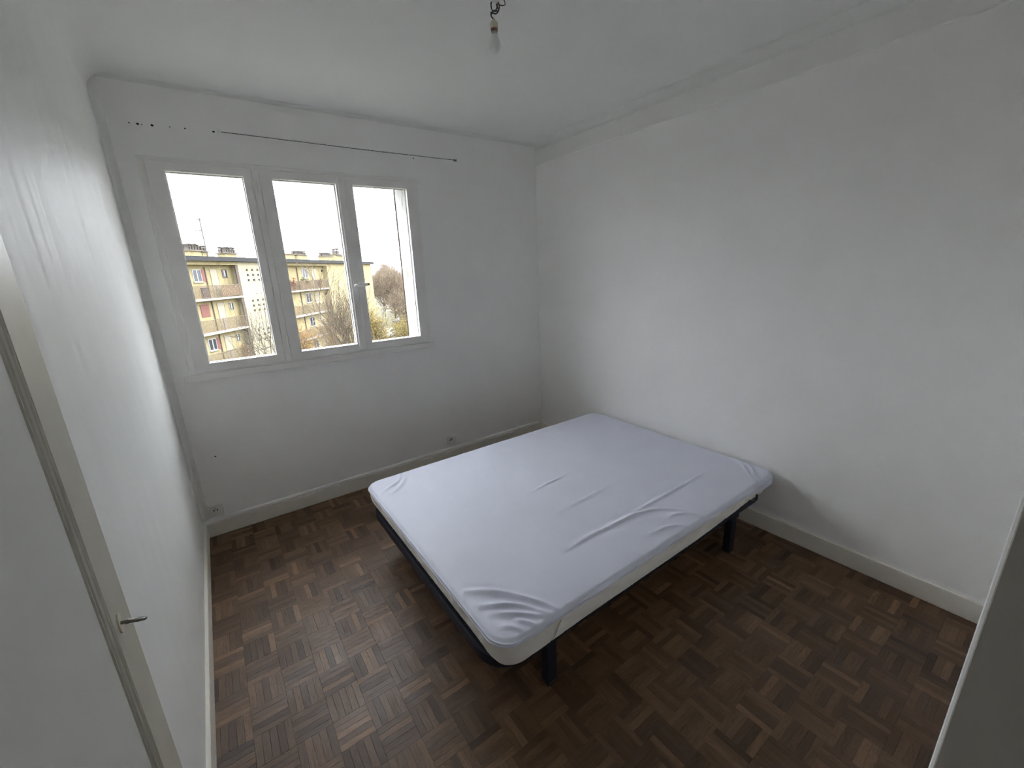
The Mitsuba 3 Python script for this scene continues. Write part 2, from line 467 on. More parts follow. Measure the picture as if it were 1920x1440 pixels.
def finger_mesh(fg):
    x0, x1, y0, y1, h, tone, sd = fg
    e = 0.0004
    v = [(x0, y0, -0.0065), (x1, y0, -0.0065), (x1, y1, -0.0065), (x0, y1, -0.0065), (x0, y0, h - e), (x1, y0, h - e), (x1, y1, h - e), (x0, y1, h - e),
         (x0 + e, y0 + e, h), (x1 - e, y0 + e, h), (x1 - e, y1 - e, h), (x0 + e, y1 - e, h)]
    qd = [(8, 9, 10, 11), (4, 5, 9, 8), (5, 6, 10, 9), (6, 7, 11, 10), (7, 4, 8, 11), (0, 1, 5, 4), (1, 2, 6, 5), (2, 3, 7, 6), (3, 0, 4, 7)]
    return np.array(v), np.array(qd), np.tile([tone, sd], (12, 1))


def shown(fg):
    x0, x1, y0, y1 = fg[:4]
    p, z = project([(x0, y0, 0), (x1, y0, 0), (x1, y1, 0), (x0, y1, 0)])
    if z.min() < 0.05 or p[:, 0].max() < 395 or p[:, 0].min() > 1830 or p[:, 1].min() > 1440:
        return 0.0
    cx, cy = (x0 + x1) / 2, (y0 + y1) / 2
    t = 0.36 / EYE[2]                       # where the line of sight passes the mattress
    bx_, by_ = cx + (EYE[0] - cx) * t, cy + (EYE[1] - cy) * t
    t2 = 0.30 / EYE[2]
    bx2, by2 = cx + (EYE[0] - cx) * t2, cy + (EYE[1] - cy) * t2
    if (0.82 < bx_ < 2.72 and -2.13 < by_ < -0.74) or (0.82 < bx2 < 2.72 and -2.13 < by2 < -0.74) or cx > 2.7:
        return 0.0
    a = 0.0
    for i in range(4):
        a += p[i, 0] * p[(i + 1) % 4, 1] - p[(i + 1) % 4, 0] * p[i, 1]
    return abs(a)


order = sorted(range(len(fingers)), key=lambda i: -shown(fingers[i]))
for i in order[:300]:
    v, qd, uv = finger_mesh(fingers[i])
    add('parquet_finger', (v, qd), M_PARQ, fk, uv=uv)
V, F, U, o = [], [], [], 0
for i in order[300:]:
    v, qd, uv = finger_mesh(fingers[i])
    V.append(v); F.append(qd + o); U.append(uv); o += len(v)
add('parquet_field', (np.vstack(V), np.vstack(F)), M_PARQ, fk, uv=np.vstack(U), kind='stuff')

# ------------------------------------------------------------------ the window
wk = thing('window_1', 'white painted wooden window of three casements', None, kind='structure')
YF, YB = -0.006, 0.060
frame = cut(cbx(OX0, OX1, YF, YB, OZ0, OZ1, 0.003), bx(0.142, 1.612, -1, 1, OZ0 + 0.022, OZ1 - 0.03))
add('frame', frame, M_FRAME, wk)
SZ0, SZ1, GZ0, GZ1 = 1.049, 2.186, 1.100, 2.140
SY0, SY1, GY = -0.014, 0.036, 0.021


def sash(x0, x1, g0, g1):
    m = cut(cbx(x0, x1, SY0, SY1, SZ0, SZ1, 0.003), bx(g0, g1, -1, 1, GZ0, GZ1))
    k = add('casement', m, M_FRAME, wk)
    # putty fillets and a thin glazing bead around the pane
    e = 0.0032
    bead = cut(bx(g0 - 0.002, g1 + 0.002, GY - 0.004, SY1 + 0.001, GZ0 - 0.002, GZ1 + 0.002), bx(g0 + e, g1 - e, -1, 1, GZ0 + e, GZ1 - e))
    add('putty', bead, M_REVEAL, k)
    pane = (np.array([(g0, GY, GZ0), (g1, GY, GZ0), (g1, GY, GZ1), (g0, GY, GZ1)]), np.array([[0, 1, 2, 3]]))
    add('pane', pane, M_GLASS, k)
    return k


sash(0.142, 0.6185, 0.2195, 0.575)
sash(0.6570, 1.1165, 0.7215, 1.083)
sash(1.1185, 1.6115, 1.1885, 1.560)
add('mullion', cbx(0.6195, 0.656, -0.009, 0.05, SZ0, SZ1, 0.003), M_FRAME, wk)
add('meeting_strip', cat(cbx(1.092, 1.142, -0.024, -0.013, SZ0 + 0.01, SZ1 - 0.01, 0.004)), M_FRAME, wk)
for z in (1.175, 2.09):
    hg = tube([(0.651, -0.015, z - 0.035), (0.651, -0.015, z + 0.035)], 0.0065, 12)
    hg2 = tube([(0.651, -0.015, z + 0.035), (0.651, -0.015, z + 0.042)], [0.0065, 0.002], 12)
    add('hinge', cat(hg, hg2), M_FRAME, wk)
for z in (1.18, 2.03):
    add('hinge', cat(tube([(1.612, -0.013, z - 0.035), (1.612, -0.013, z + 0.035)], 0.006, 12), cbx(1.612, 1.632, -0.010, -0.004, z - 0.03, z + 0.03, 0.001)), M_FRAME, wk)
hp = add('handle', cat(cbx(1.106, 1.132, -0.030, -0.022, 1.46, 1.55, 0.003), tube(spline([(1.119, -0.028, 1.503), (1.119, -0.055, 1.503), (1.135, -0.060, 1.504), (1.165, -0.060, 1.505), (1.193, -0.060, 1.506)], 18), [0.008] * 6 + [0.0095] * 8 + [0.011, 0.0115, 0.011, 0.009], 12)),
         M_FRAME, wk, smooth=40, label='painted lever handle across the meeting of the two right casements')
add('handle_tip', trimesh.creation.icosphere(2, 0.0085).apply_translation((1.197, -0.060, 1.506)), M_CABLE, hp, smooth=True)
sill = cbx(0.084, 1.676, -0.020, 0.006, 1.000, 1.0395, 0.003)
add('sill_board', sill, M_FRAME, wk)
# outside: the shutter guide at the outer edge of the right reveal and the sloping outer sill
add('shutter_guide', cat(cbx(1.594, 1.606, 0.319, 0.326, RZ0, RZ1, 0.0015), cbx(0.148, 0.160, 0.319, 0.326, RZ0, RZ1, 0.0015)), M_BARKB, wk)
rv = cut(bx(RX0 - 0.02, RX1 + 0.02, 0.062, 0.318, RZ0 - 0.02, RZ1 + 0.02), bx(RX0 + 0.004, RX1 - 0.004, -1, 1, RZ0 + 0.004, RZ1 - 0.004))
add('reveal_lining', rv, M_REVEAL, wk)
ws = trimesh.convex.convex_hull(np.array([(x, y, z) for x in (RX0, RX1) for (y, z) in ((0.06, 1.03), (0.06, 1.062), (0.40, 1.040), (0.40, 1.015))]))
add('outer_sill', ws, M_WHITE, wk)

# small things on the window wall
wb = 'wall_back'
for x, z, r in [(0.123, 2.352, .004), (0.156, 2.352, .006), (0.172, 2.351, .003), (0.213, 2.353, .006), (0.285, 2.355, .0035), (0.350, 2.357, .004), (0.476, 2.358, .006), (0.14, 0.52, .005), (1.639, 2.344, .005)]:
    m = trimesh.creation.icosphere(2, r)
    m.apply_scale((1, 0.25, 0.8))
    m.apply_translation((x, -0.0005, z))
    add('screw_hole', m, M_DARK, wb)
rodk = thing('curtain_rod', 'thin dark net-curtain rod above the window', 'curtain rod')
add('rod', tube([(0.512, -0.022, 2.356), (1.24, -0.022, 2.355), (1.966, -0.022, 2.360)], 0.0022, 8), M_WIRE, rodk, smooth=40)
for x in (0.50, 1.966):
    add('bracket', cat(tube(spline([(x, 0.004, 2.364), (x, -0.012, 2.362), (x, -0.022, 2.351), (x, -0.030, 2.356), (x, -0.028, 2.366)], 14), 0.0025, 8),
                       tube([(x, 0.002, 2.364), (x, -0.0025, 2.364)], 0.009, 14)), M_FRAME if x < 1 else M_WIRE, rodk, smooth=40)


def outlet(x, z, label):
    k = thing('power_outlet', label, 'power outlet')
    s = 0.040
    plate = cut(cbx(x - s, x + s, -0.014, 0.002, z - s, z + s, 0.004), moved(trimesh.creation.cylinder(0.0205, 0.02, sections=40), trimesh.transformations.rotation_matrix(math.pi / 2, (1, 0, 0)), (x, -0.010, z)))
    add('faceplate', plate, M_PLASTIC, k)
    add('socket_well', moved(trimesh.creation.cylinder(0.0205, 0.002, sections=40), trimesh.transformations.rotation_matrix(math.pi / 2, (1, 0, 0)), (x, -0.001, z)), M_PLASTIC, k)
    for dx, dz in ((-0.0095, 0.0), (0.0095, 0.0)):
        add('pin_hole', moved(trimesh.creation.cylinder(0.0042, 0.002, sections=16), trimesh.transformations.rotation_matrix(math.pi / 2, (1, 0, 0)), (x + dx, -0.0022, z + dz)), M_DARK, k)
    add('earth_pin', moved(trimesh.creation.cylinder(0.0026, 0.012, sections=14), trimesh.transformations.rotation_matrix(math.pi / 2, (1, 0, 0)), (x, -0.007, z + 0.011)), M_METAL, k)


outlet(1.748, 0.186, 'square beige power outlet on the window wall behind the bed')
outlet(0.077, 0.170, 'square beige power outlet in the left corner by the floor')

# ------------------------------------------------------------------ cupboard door on the left wall, with its key
dk = thing('door_1', 'beige painted panelled door flat against the left wall, with a key in its lock', None, kind='structure')
DZ1 = 2.06
add('stile', cbx(-0.004, 0.016, -2.0655, -1.9475, 0.004, DZ1, 0.002), M_JOIN, dk)
mp = [(0.0145, -2.0653), (0.0150, -2.0690), (0.0125, -2.0710), (0.0125, -2.0740), (0.0140, -2.0780), (0.0125, -2.0825), (0.0100, -2.0850), (0.0105, -2.0890), (0.0060, -2.0925), (-0.004, -2.0925), (-0.004, -2.0653)]
from shapely.geometry import Polygon
mm = trimesh.creation.extrude_polygon(Polygon(mp), DZ1 - 0.004, engine='earcut')
mm.apply_translation((0, 0, 0.004))
add('moulding', mm, M_JOIN, dk)
add('panel', cbx(-0.004, 0.0085, -2.66, -2.0943, 0.004, DZ1, 0.001), M_PANEL, dk)
add('hinge_stile', cbx(-0.004, 0.016, -2.79, -2.661, 0.004, DZ1, 0.002), M_JOIN, dk)
esc = trimesh.creation.cylinder(1.0, 0.003, sections=40)
esc.apply_scale((0.0125, 0.022, 1))
esc = cut(moved(esc, trimesh.transformations.rotation_matrix(math.pi / 2, (0, 1, 0))), bx(-1, 1, -0.002, 0.002, -0.014, 0.004))
KY, KZ = -2.031, 0.928
Rz = np.eye(4)
ext = esc.extents
if ext[1] > ext[2]:
    esc.apply_transform(trimesh.transformations.rotation_matrix(math.pi / 2, (1, 0, 0)))
esc.apply_translation((0.0172, KY, KZ))
ek = add('escutcheon', esc, M_HOLDER_L, dk, label='small oval escutcheon around the keyhole')
add('keyhole', cbx(0.0155, 0.0168, KY - 0.0035, KY + 0.0035, KZ - 0.015, KZ + 0.006, 0.0005), M_DARK, ek)
kk = thing('key', 'old steel key standing in the lock of the beige door', 'key')
droop = math.radians(-16)
def kp(x, z, y=0.0):
    c, s = math.cos(droop), math.sin(droop)
    return (0.0165 + x * c - z * s, KY + y, KZ + x * s + z * c)
add('shank', cat(tube([kp(-0.0, 0), kp(0.008, 0), kp(0.012, 0), kp(0.016, 0)], [0.0034, 0.0034, 0.005, 0.0036], 14), tube([kp(0.014, 0), kp(0.019, 0)], [0.0030, 0.0032], 12)), M_KEY, kk, smooth=40)
ring = []
for t in np.linspace(0, 2 * np.pi, 33):
    ring.append(kp(0.0275 + 0.0115 * math.cos(t), -0.0095 * math.sin(t) * 0.52 + 0.001 * math.sin(t), 0.0095 * math.sin(t) * 0.85))
add('bow', tube(ring, 0.0030, 10, cap=False), M_KEY, kk, smooth=True)

# ------------------------------------------------------------------ ceiling lamp: bare bulb on knotted wires
LX, LY = 1.365, -1.477
lk = thing('ceiling_lamp', 'bare bulb in a beige lampholder hanging from knotted black wires', 'ceiling lamp')
add('rosette', moved(lathe([(0.0, -0.022), (0.018, -0.022), (0.040, -0.010), (0.042, 0.001), (0.0, 0.001)], 32), t=(LX, LY, H)), M_CEIL, lk, smooth=30)
a = RT * np.array([1, 1, 0]); a /= np.linalg.norm(a)


def lp(u, z, w=0.0):
    return (LX + a[0] * u + a[1] * w, LY + a[1] * u - a[0] * w, z)


cable = [lp(0.0, H - 0.015), lp(-0.010, 2.545, .004), lp(-0.016, 2.528, .006), lp(-0.012, 2.513, .004), lp(-0.002, 2.515, -.006), lp(0.006, 2.53, -.008), lp(0.008, 2.543, 0), lp(0.013, 2.532, .006), lp(0.014, 2.516, .006), lp(0.006, 2.508, -.004),
         lp(-0.006, 2.507, -.006), lp(-0.017, 2.509, 0), lp(-0.018, 2.501, 0), lp(-0.012, 2.490, 0), lp(-0.008, 2.4865, 0)]
add('wire', tube(spline(cable, 90), 0.0023, 8), M_CABLE, lk, smooth=True)
cable2 = [lp(0.004, H - 0.015), lp(0.005, 2.545, -.005), lp(0.006, 2.53, -.006), lp(0.011, 2.519, -.002), lp(0.006, 2.509, .004), lp(-0.006, 2.512, .004), lp(-0.012, 2.506, .003), lp(-0.0165, 2.500, .003), lp(-0.0095, 2.4870, .002)]
add('wire', tube(spline(cable2, 70), 0.0023, 8), M_CABLE, lk, smooth=True)
cable3 = [lp(0.014, H - 0.002), lp(0.030, 2.552), lp(0.036, 2.538), lp(0.037, 2.531), lp(0.030, 2.528), lp(0.018, 2.530), lp(0.010, 2.534)]
add('wire', tube(spline(cable3, 50), 0.0016, 8), M_CABLE, lk, smooth=True)
tilt = trimesh.transformations.rotation_matrix(math.radians(4), RT)
base = np.array(lp(-0.008, 2.487))


def hang(profile, sides=32):
    return moved(lathe(profile, sides), tilt, base)


add('lampholder', hang([(0.0, 0.001), (0.0035, 0.001), (0.0050, -0.003), (0.013, -0.010), (0.0155, -0.012), (0.0160, -0.014), (0.0150, -0.016), (0.0145, -0.030), (0.0150, -0.0305), (0.0, -0.0305)][::-1]), M_HOLDER_L, lk, smooth=30)
add('ring', hang([(0.0, -0.031), (0.0135, -0.031), (0.0125, -0.040), (0.0, -0.040)][::-1]), M_COPPER, lk, smooth=30)
add('bulb_cap', hang([(0.0, -0.0402), (0.0115, -0.0402), (0.0115, -0.0485), (0.0, -0.0485)][::-1]), M_NICKEL, lk, smooth=30)
gl = [(0.0115, -0.0486), (0.0118, -0.053), (0.0140, -0.060), (0.0195, -0.070), (0.0222, -0.080), (0.0220, -0.090), (0.0185, -0.100), (0.0120, -0.1075), (0.0050, -0.1110), (0.0, -0.1115)]
add('bulb', hang(gl[::-1], 40), M_BULB, lk, smooth=True)
# ------------------------------------------------------------------ bed
BX0, BX1, BY0, BY1 = 0.822, 2.718, -2.137, -0.735
ZT, ZB = 0.412, 0.303


def rrect(hx, hy, r, n):
    """n points around a rounded rectangle of half sizes hx, hy, even in arc length; also the outward normals."""
    r = min(r, hx, hy)
    ax, ay = hx - r, hy - r
    segs = [('l', (hx, -ay), (hx, ay)), ('a', (ax, ay), 0), ('l', (ax, hy), (-ax, hy)), ('a', (-ax, ay), 90), ('l', (-hx, ay), (-hx, -ay)), ('a', (-ax, -ay), 180), ('l', (-ax, -hy), (ax, -hy)), ('a', (ax, -ay), 270)]
    L = [2 * ay if s[1][0] in (hx, -hx) and s[0] == 'l' else (2 * ax if s[0] == 'l' else r * math.pi / 2) for s in segs]
    tot, cum = sum(L), np.concatenate([[0], np.cumsum(L)])
    P, N = [], []
    for d in np.arange(n) * tot / n:
        i = min(int(np.searchsorted(cum, d, 'right') - 1), 7)
        t = (d - cum[i]) / max(L[i], 1e-9)
        s = segs[i]
        if s[0] == 'l':
            p0, p1 = np.array(s[1]), np.array(s[2])
            P.append(p0 + (p1 - p0) * t)
            dd = (p1 - p0) / (np.linalg.norm(p1 - p0) + 1e-9)
            N.append((dd[1], -dd[0]))
        else:
            ang = math.radians(s[2] + 90 * t)
            P.append(np.array(s[1]) + r * np.array([math.cos(ang), math.sin(ang)]))
            N.append((math.cos(ang), math.sin(ang)))
    return np.array(P), np.array(N)


def rings(loops, closed_top=None, closed_bottom=None):
    n = len(loops[0])
    v = np.vstack(loops)
    f = []
    idx = np.arange(n)
    for i in range(len(loops) - 1):
        f.append(np.stack([i * n + idx, (i + 1) * n + idx, (i + 1) * n + (idx + 1) % n, i * n + (idx + 1) % n], 1))
    f = np.vstack(f)
    tri = np.vstack([f[:, [0, 1, 2]], f[:, [0, 2, 3]]])
    ex = []
    if closed_top is not None:
        v = np.vstack([v, closed_top]); c = len(v) - 1
        ex.append(np.stack([np.full(n, c), idx, (idx + 1) % n], 1))
    if closed_bottom is not None:
        v = np.vstack([v, closed_bottom]); c = len(v) - 1
        o = (len(loops) - 1) * n
        ex.append(np.stack([np.full(n, c), o + (idx + 1) % n, o + idx], 1))
    return trimesh.Trimesh(v, np.vstack([tri] + ex), process=False)


bcx, bcy, bhx, bhy = (BX0 + BX1) / 2, (BY0 + BY1) / 2, (BX1 - BX0) / 2, (BY1 - BY0) / 2
creases = [  # polyline in the plane of the top, height, width
    ([(0.86, -1.845), (0.892, -1.871), (0.947, -1.922), (1.002, -1.998), (1.042, -2.056), (1.078, -2.128)], 0.011, 0.013),
    ([(0.86, -1.925), (0.874, -1.946), (0.945, -1.995), (1.009, -2.067), (1.050, -2.125)], 0.009, 0.012),
    ([(0.87, -1.99), (0.892, -2.006), (0.958, -2.057), (1.017, -2.11)], 0.008, 0.011),
    ([(0.93, -2.07), (0.955, -2.095), (0.975, -2.13)], 0.007, 0.010),
    ([(0.875, -2.06), (0.91, -2.09), (0.93, -2.128)], 0.005, 0.010),
    ([(1.50, -1.437), (1.542, -1.433), (1.637, -1.42), (1.755, -1.413), (1.80, -1.408)], 0.0035, 0.009),
    ([(1.46, -1.670), (1.522, -1.667), (1.683, -1.663), (1.882, -1.647), (1.95, -1.64)], 0.0045, 0.010),
    ([(1.36, -1.888), (1.445, -1.897), (1.603, -1.911), (1.777, -1.924), (1.902, -1.984), (1.968, -2.056), (1.985, -2.11)], 0.0075, 0.014),
    ([(1.70, -1.905), (1.786, -1.901), (1.978, -1.90), (2.272, -1.895), (2.40, -1.89)], 0.0045, 0.011),
    ([(1.30, -1.905), (1.324, -1.908), (1.389, -1.905), (1.446, -1.912)], 0.0035, 0.010),
    ([(2.695, -1.90), (2.681, -1.926), (2.596, -2.018), (2.526, -2.084), (2.50, -2.12)], 0.009, 0.012),
    ([(2.69, -1.955), (2.676, -1.978), (2.623, -2.04), (2.556, -2.092), (2.54, -2.125)], 0.008, 0.011),
    ([(0.86, -0.92), (0.934, -0.874), (0.974, -0.851), (1.019, -0.778), (1.03, -0.75)], 0.005, 0.012),
    ([(0.90, -0.95), (0.965, -0.916), (1.018, -0.846), (1.065, -0.772)], 0.005, 0.012),
    ([(1.85, -2.03), (1.93, -2.05), (1.97, -2.10), (1.98, -2.13)], 0.006, 0.014),
    ([(1.70, -2.06), (1.79, -2.075), (1.86, -2.12)], 0.005, 0.014),
    ([(1.51, -1.50), (1.53, -1.54), (1.53, -1.58)], 0.0025, 0.007),
]
crease_pts = []
for pl, hgt, wid in creases:
    s = spline(pl, 60)
    tt = np.linspace(0, 1, 60)
    crease_pts.append((s, hgt * np.sin(np.pi * np.clip(0.04 + 0.92 * tt, 0, 1)) ** 0.6, wid))


def wrinkle(P):
    h = np.zeros(len(P))
    for s, hg, wd in crease_pts:
        d = np.linalg.norm(P[:, None, :2] - s[None], axis=2)
        i = d.argmin(1)
        dm = d[np.arange(len(P)), i]
        h += 1.25 * hg[i] * (np.exp(-(dm / (0.8 * wd)) ** 2) - 0.22 * np.exp(-((dm - 2.2 * wd) / (1.2 * wd)) ** 2))
    return h


# the mattress: a block with soft edges
NP = 1100
RC = 0.085
loops = []
for sc, dz_ in ((0.25, 0.030), (0.5, 0.030), (0.75, 0.030), (0.9, 0.030), (0.955, 0.026)):
    P, _ = rrect((bhx - 0.032) * sc, (bhy - 0.032) * sc, RC * sc, NP)
    loops.append(np.c_[P, np.full(NP, ZT - dz_)])
for t in np.linspace(0, 90, 7):
    ins = 0.020 * (1 - math.sin(math.radians(t)))
    P, N = rrect(bhx - 0.005 - ins, bhy - 0.005 - ins, RC, NP)
    loops.append(np.c_[P, np.full(NP, ZT - 0.0125 - 0.020 * (1 - math.cos(math.radians(t))))])
arc = np.arange(NP) * (4 * (bhx + bhy) - 8 * RC + 2 * math.pi * RC) / NP
for z in np.linspace(ZT - 0.035, ZB + 0.028, 14):
    P, N = rrect(bhx - 0.005, bhy - 0.005, RC, NP)
    fade = min(1.0, (ZT - 0.032 - z) / 0.01, (z - ZB - 0.026) / 0.01)
    quilt = 0.0030 * np.abs(np.sin((arc + z * 1.2) * 38) * np.sin((arc - z * 1.2) * 38)) ** 0.6 + 0.003 * (meshkit.fbm(np.c_[P * 40, np.full(NP, z * 60)], 3) - 0.5)
    loops.append(np.c_[P + N * (quilt * max(fade, 0))[:, None], np.full(NP, z)])
for t in np.linspace(15, 90, 6):
    dd = 0.028 * (1 - math.cos(math.radians(t)))
    P, N = rrect(bhx - 0.005 - dd, bhy - 0.005 - dd, RC, NP)
    wav = 0.004 * (meshkit.fbm(np.c_[P * 9, np.zeros(NP)], 2) - 0.5)
    loops.append(np.c_[P, np.full(NP, ZB + 0.028 - 0.028 * math.sin(math.radians(t))) + wav])
for L in loops:
    L[:, 0] += bcx; L[:, 1] += bcy
    lift = np.clip((L[:, 0] - 2.25) / 0.35, 0, 1)
    L[:, 2] += 0.030 * lift * lift * (3 - 2 * lift) * np.clip((ZT - 0.02 - L[:, 2]) / 0.09, 0, 1)     # the mattress rides up a little at its right end
    sag = np.clip((1.25 - L[:, 0]) / 0.35, 0, 1) * np.clip((-1.95 - L[:, 1]) / 0.13, 0, 1)
    frontal = np.clip((2.3 - L[:, 0]) / 0.4, 0, 1) * np.clip((-2.06 - L[:, 1]) / 0.045, 0, 1)
    L[:, 2] -= (0.008 * sag * sag * (3 - 2 * sag) + 0.015 * frontal * frontal * (3 - 2 * frontal)) * np.clip((ZT - 0.02 - L[:, 2]) / 0.09, 0, 1)     # and hangs down at its free corner

mk = thing('mattress', 'thin double mattress in a white protector lying on the slatted bed base', 'mattress')
mat_m = rings(loops, (bcx, bcy, ZT - 0.030), (bcx, bcy, ZB))
add('body', mat_m, M_TICK, mk, smooth=True, label='off-white quilted side of the mattress')
# piping along the lower edge
P, N = rrect(bhx - 0.012, bhy - 0.012, RC, 240)
pp = np.c_[P[:, 0] + bcx, P[:, 1] + bcy, np.full(240, ZB + 0.0165)]
lift = np.clip((pp[:, 0] - 2.25) / 0.35, 0, 1)
pp[:, 2] += 0.027 * lift * lift * (3 - 2 * lift)
sag = np.clip((1.25 - pp[:, 0]) / 0.35, 0, 1) * np.clip((-1.95 - pp[:, 1]) / 0.13, 0, 1)
frontal = np.clip((2.3 - pp[:, 0]) / 0.4, 0, 1) * np.clip((-2.06 - pp[:, 1]) / 0.045, 0, 1)
pp[:, 2] -= 0.007 * sag * sag * (3 - 2 * sag) + 0.013 * frontal * frontal * (3 - 2 * frontal)
pp = np.vstack([pp, pp[:1]])
add('piping', tube(pp, 0.0045, 8, cap=False), M_TICK, mk, smooth=True)

# the protector: a sheet over the top whose hem just turns over the edges
NQ = 1100
loops = []


def hem(P):
    """How far the hem hangs below the top, around the mattress."""
    x, y = P[:, 0] + bcx, P[:, 1] + bcy
    front = np.clip((BY0 + 0.25 - y) / 0.2, 0, 1)
    left = np.clip((BX0 + 0.18 - x) / 0.15, 0, 1)
    right = np.clip((x - 2.15) / 0.4, 0, 1)
    d = 0.008 + 0.004 * front * (1 - left) + 0.040 * right * front
    d += 0.007 * (meshkit.fbm(np.c_[P * 5, np.zeros(len(P))], 3) - 0.5) * 2 * (0.4 + 0.6 * front)
    return np.maximum(d, 0.003)


for sc in np.concatenate([np.linspace(0.02, 0.60, 34), np.linspace(0.61, 0.93, 60), np.linspace(0.935, 0.995, 12)]):
    P, _ = rrect((bhx - 0.022) * sc, (bhy - 0.022) * sc, RC * sc, NQ)
    W3 = np.c_[P[:, 0] + bcx, P[:, 1] + bcy, np.full(NQ, ZT)]
    soft = 0.0030 * (meshkit.fbm(W3 * np.array([5, 5, 0]) + 3.0, 4) - 0.5) * 2
    puff = -0.006 * np.clip((sc - 0.80) / 0.2, 0, 1) ** 2
    W3[:, 2] += wrinkle(W3) + soft + puff
    loops.append(W3)
for t in np.linspace(0, 84, 8):
    s_, c_ = math.sin(math.radians(t)), math.cos(math.radians(t))
    P, N = rrect(bhx + 0.001 - 0.022 * (1 - s_), bhy + 0.001 - 0.022 * (1 - s_), RC, NQ)
    W3 = np.c_[P[:, 0] + bcx, P[:, 1] + bcy, np.full(NQ, ZT - 0.006 - 0.022 * (1 - c_))]
    h = hem(P)
    low = ZT - 0.006 - h
    fade = (1 - t / 90)
    soft = 0.0030 * (meshkit.fbm(W3 * np.array([5, 5, 0]) + 3.0, 4) - 0.5) * 2
    W3[:, 2] = np.maximum(W3[:, 2], low) + (wrinkle(W3) + soft) * fade
    loops.append(W3)
P, N = rrect(bhx + 0.002, bhy + 0.002, RC, NQ)
for u in np.linspace(0, 1, 5):
    z0 = ZT - 0.006 - 0.022 * (1 - math.cos(math.radians(84)))
    h = hem(P)
    zz = z0 + (np.minimum(ZT - 0.006 - h, z0) - z0) * u
    rip = 0.0025 * (meshkit.fbm(np.c_[P * 26, np.full(NQ, u)], 2) - 0.5) * 2
    loops.append(np.c_[P[:, 0] + bcx + N[:, 0] * rip, P[:, 1] + bcy + N[:, 1] * rip, zz])
# fold the hem's edge in so that it has thickness
last = loops[-1]
fold = last.copy()
fold[:, 0] -= N[:, 0] * 0.004; fold[:, 1] -= N[:, 1] * 0.004; fold[:, 2] -= 0.0005
loops.append(fold)
top_c = loops[0].mean(0)
prot = rings(loops, top_c, None)
add('protector', prot, M_COVER, mk, smooth=True, label='white cotton mattress protector, creased at the corners')
hemline = loops[-2]
hl = np.vstack([hemline, hemline[:1]])
hl[:, 2] += 0.002
NNh = np.vstack([N, N[:1]])
hl[:, :2] += NNh * 0.0006
add('hem', tube(hl[::2], 0.0022, 6, cap=False), M_COVER, mk, smooth=True)
for pts in ([(1.077, BY0 - 0.001, 0.375), (1.060, BY0 - 0.0015, 0.350), (1.040, BY0 + 0.001, 0.315), (1.03, BY0 + 0.012, 0.296)],
            [(2.36, BY0 - 0.001, 0.356), (2.42, BY0 - 0.0015, 0.338), (2.470, BY0 + 0.001, 0.315), (2.50, BY0 + 0.012, 0.296)]):
    add('elastic_strap', tube(spline(pts, 14), 0.0010, 6), M_ELASTIC, mk, smooth=True)

# the slatted base: a ring of flat steel tube with rounded corners, legs, slats in plastic holders
bk = thing('bed_base', 'dark navy steel slatted bed base on square legs under the mattress', 'bed base')
FX_0, FX_1, FY_0, FY_1, FZ0, FZ1 = 0.826, 2.722, -2.092, -0.762, 0.232, 0.284
fcx, fcy, fhx, fhy = (FX_0 + FX_1) / 2, (FY_0 + FY_1) / 2, (FX_1 - FX_0) / 2, (FY_1 - FY_0) / 2
lo = []
for (ins, z) in [(0.0, FZ0 + 0.006), (0.0, FZ1 - 0.006), (0.006, FZ1), (0.024, FZ1), (0.030, FZ1 - 0.006), (0.030, FZ0 + 0.006), (0.024, FZ0), (0.006, FZ0), (0.0, FZ0 + 0.006)]:
    P, N = rrect(fhx, fhy, 0.125, 240)
    P = P - N * ins
    lo.append(np.c_[P[:, 0] + fcx, P[:, 1] + fcy, np.full(240, z)])
add('frame', rings(lo[::-1]), M_STEEL, bk, smooth=40)
add('crossbar', cat(cbx(1.715, 1.755, FY_0 + 0.03, FY_1 - 0.03, FZ0 + 0.005, FZ1 - 0.012, 0.004)), M_STEEL, bk)
for (x, y) in [(1.095, -2.044), (2.388, -2.064), (1.092, -0.784), (2.372, -0.784)]:
    lg = cbx(x - 0.024, x + 0.024, y - 0.020, y + 0.020, 0.012, FZ0 + 0.004, 0.003)
    br = cbx(x - 0.045, x + 0.045, y - 0.021, y + 0.016, FZ0 - 0.028, FZ0 + 0.008, 0.003)
    lkk = add('leg', cat(lg, br), M_STEEL, bk)
    add('foot_cap', cbx(x - 0.025, x + 0.025, y - 0.021, y + 0.021, 0.0005, 0.0125, 0.002), M_RUBBER, lkk)
for i in range(20):
    x = 0.955 + i * (2.625 - 0.955) / 19
    ypos = np.linspace(FY_0 + 0.012, FY_1 - 0.012, 13)
    arch = 0.008 * np.sin(np.linspace(0, np.pi, 13))
    v = np.array([[(x + dx, y, 0.2905 + a_ * 0.3 + dz) for (dx, dz) in ((-0.024, 0), (0.024, 0), (0.024, 0.006), (-0.024, 0.006))] for y, a_ in zip(ypos, arch)]).reshape(-1, 3)
    f = [[4 * j + k, 4 * j + (k + 1) % 4, 4 * j + 4 + (k + 1) % 4, 4 * j + 4 + k] for j in range(12) for k in range(4)] + [[0, 3, 2, 1], [48, 49, 50, 51]]
    add('slat', (v, np.array(f)), M_SLAT, bk)
    for y, sgn in ((FY_0, 1), (FY_1, -1)):
        add('slat_holder', cbx(x - 0.029, x + 0.029, min(y - 0.009 * sgn, y + 0.032 * sgn), max(y - 0.009 * sgn, y + 0.032 * sgn), 0.2835, 0.3005, 0.004), M_HOLDER, bk)

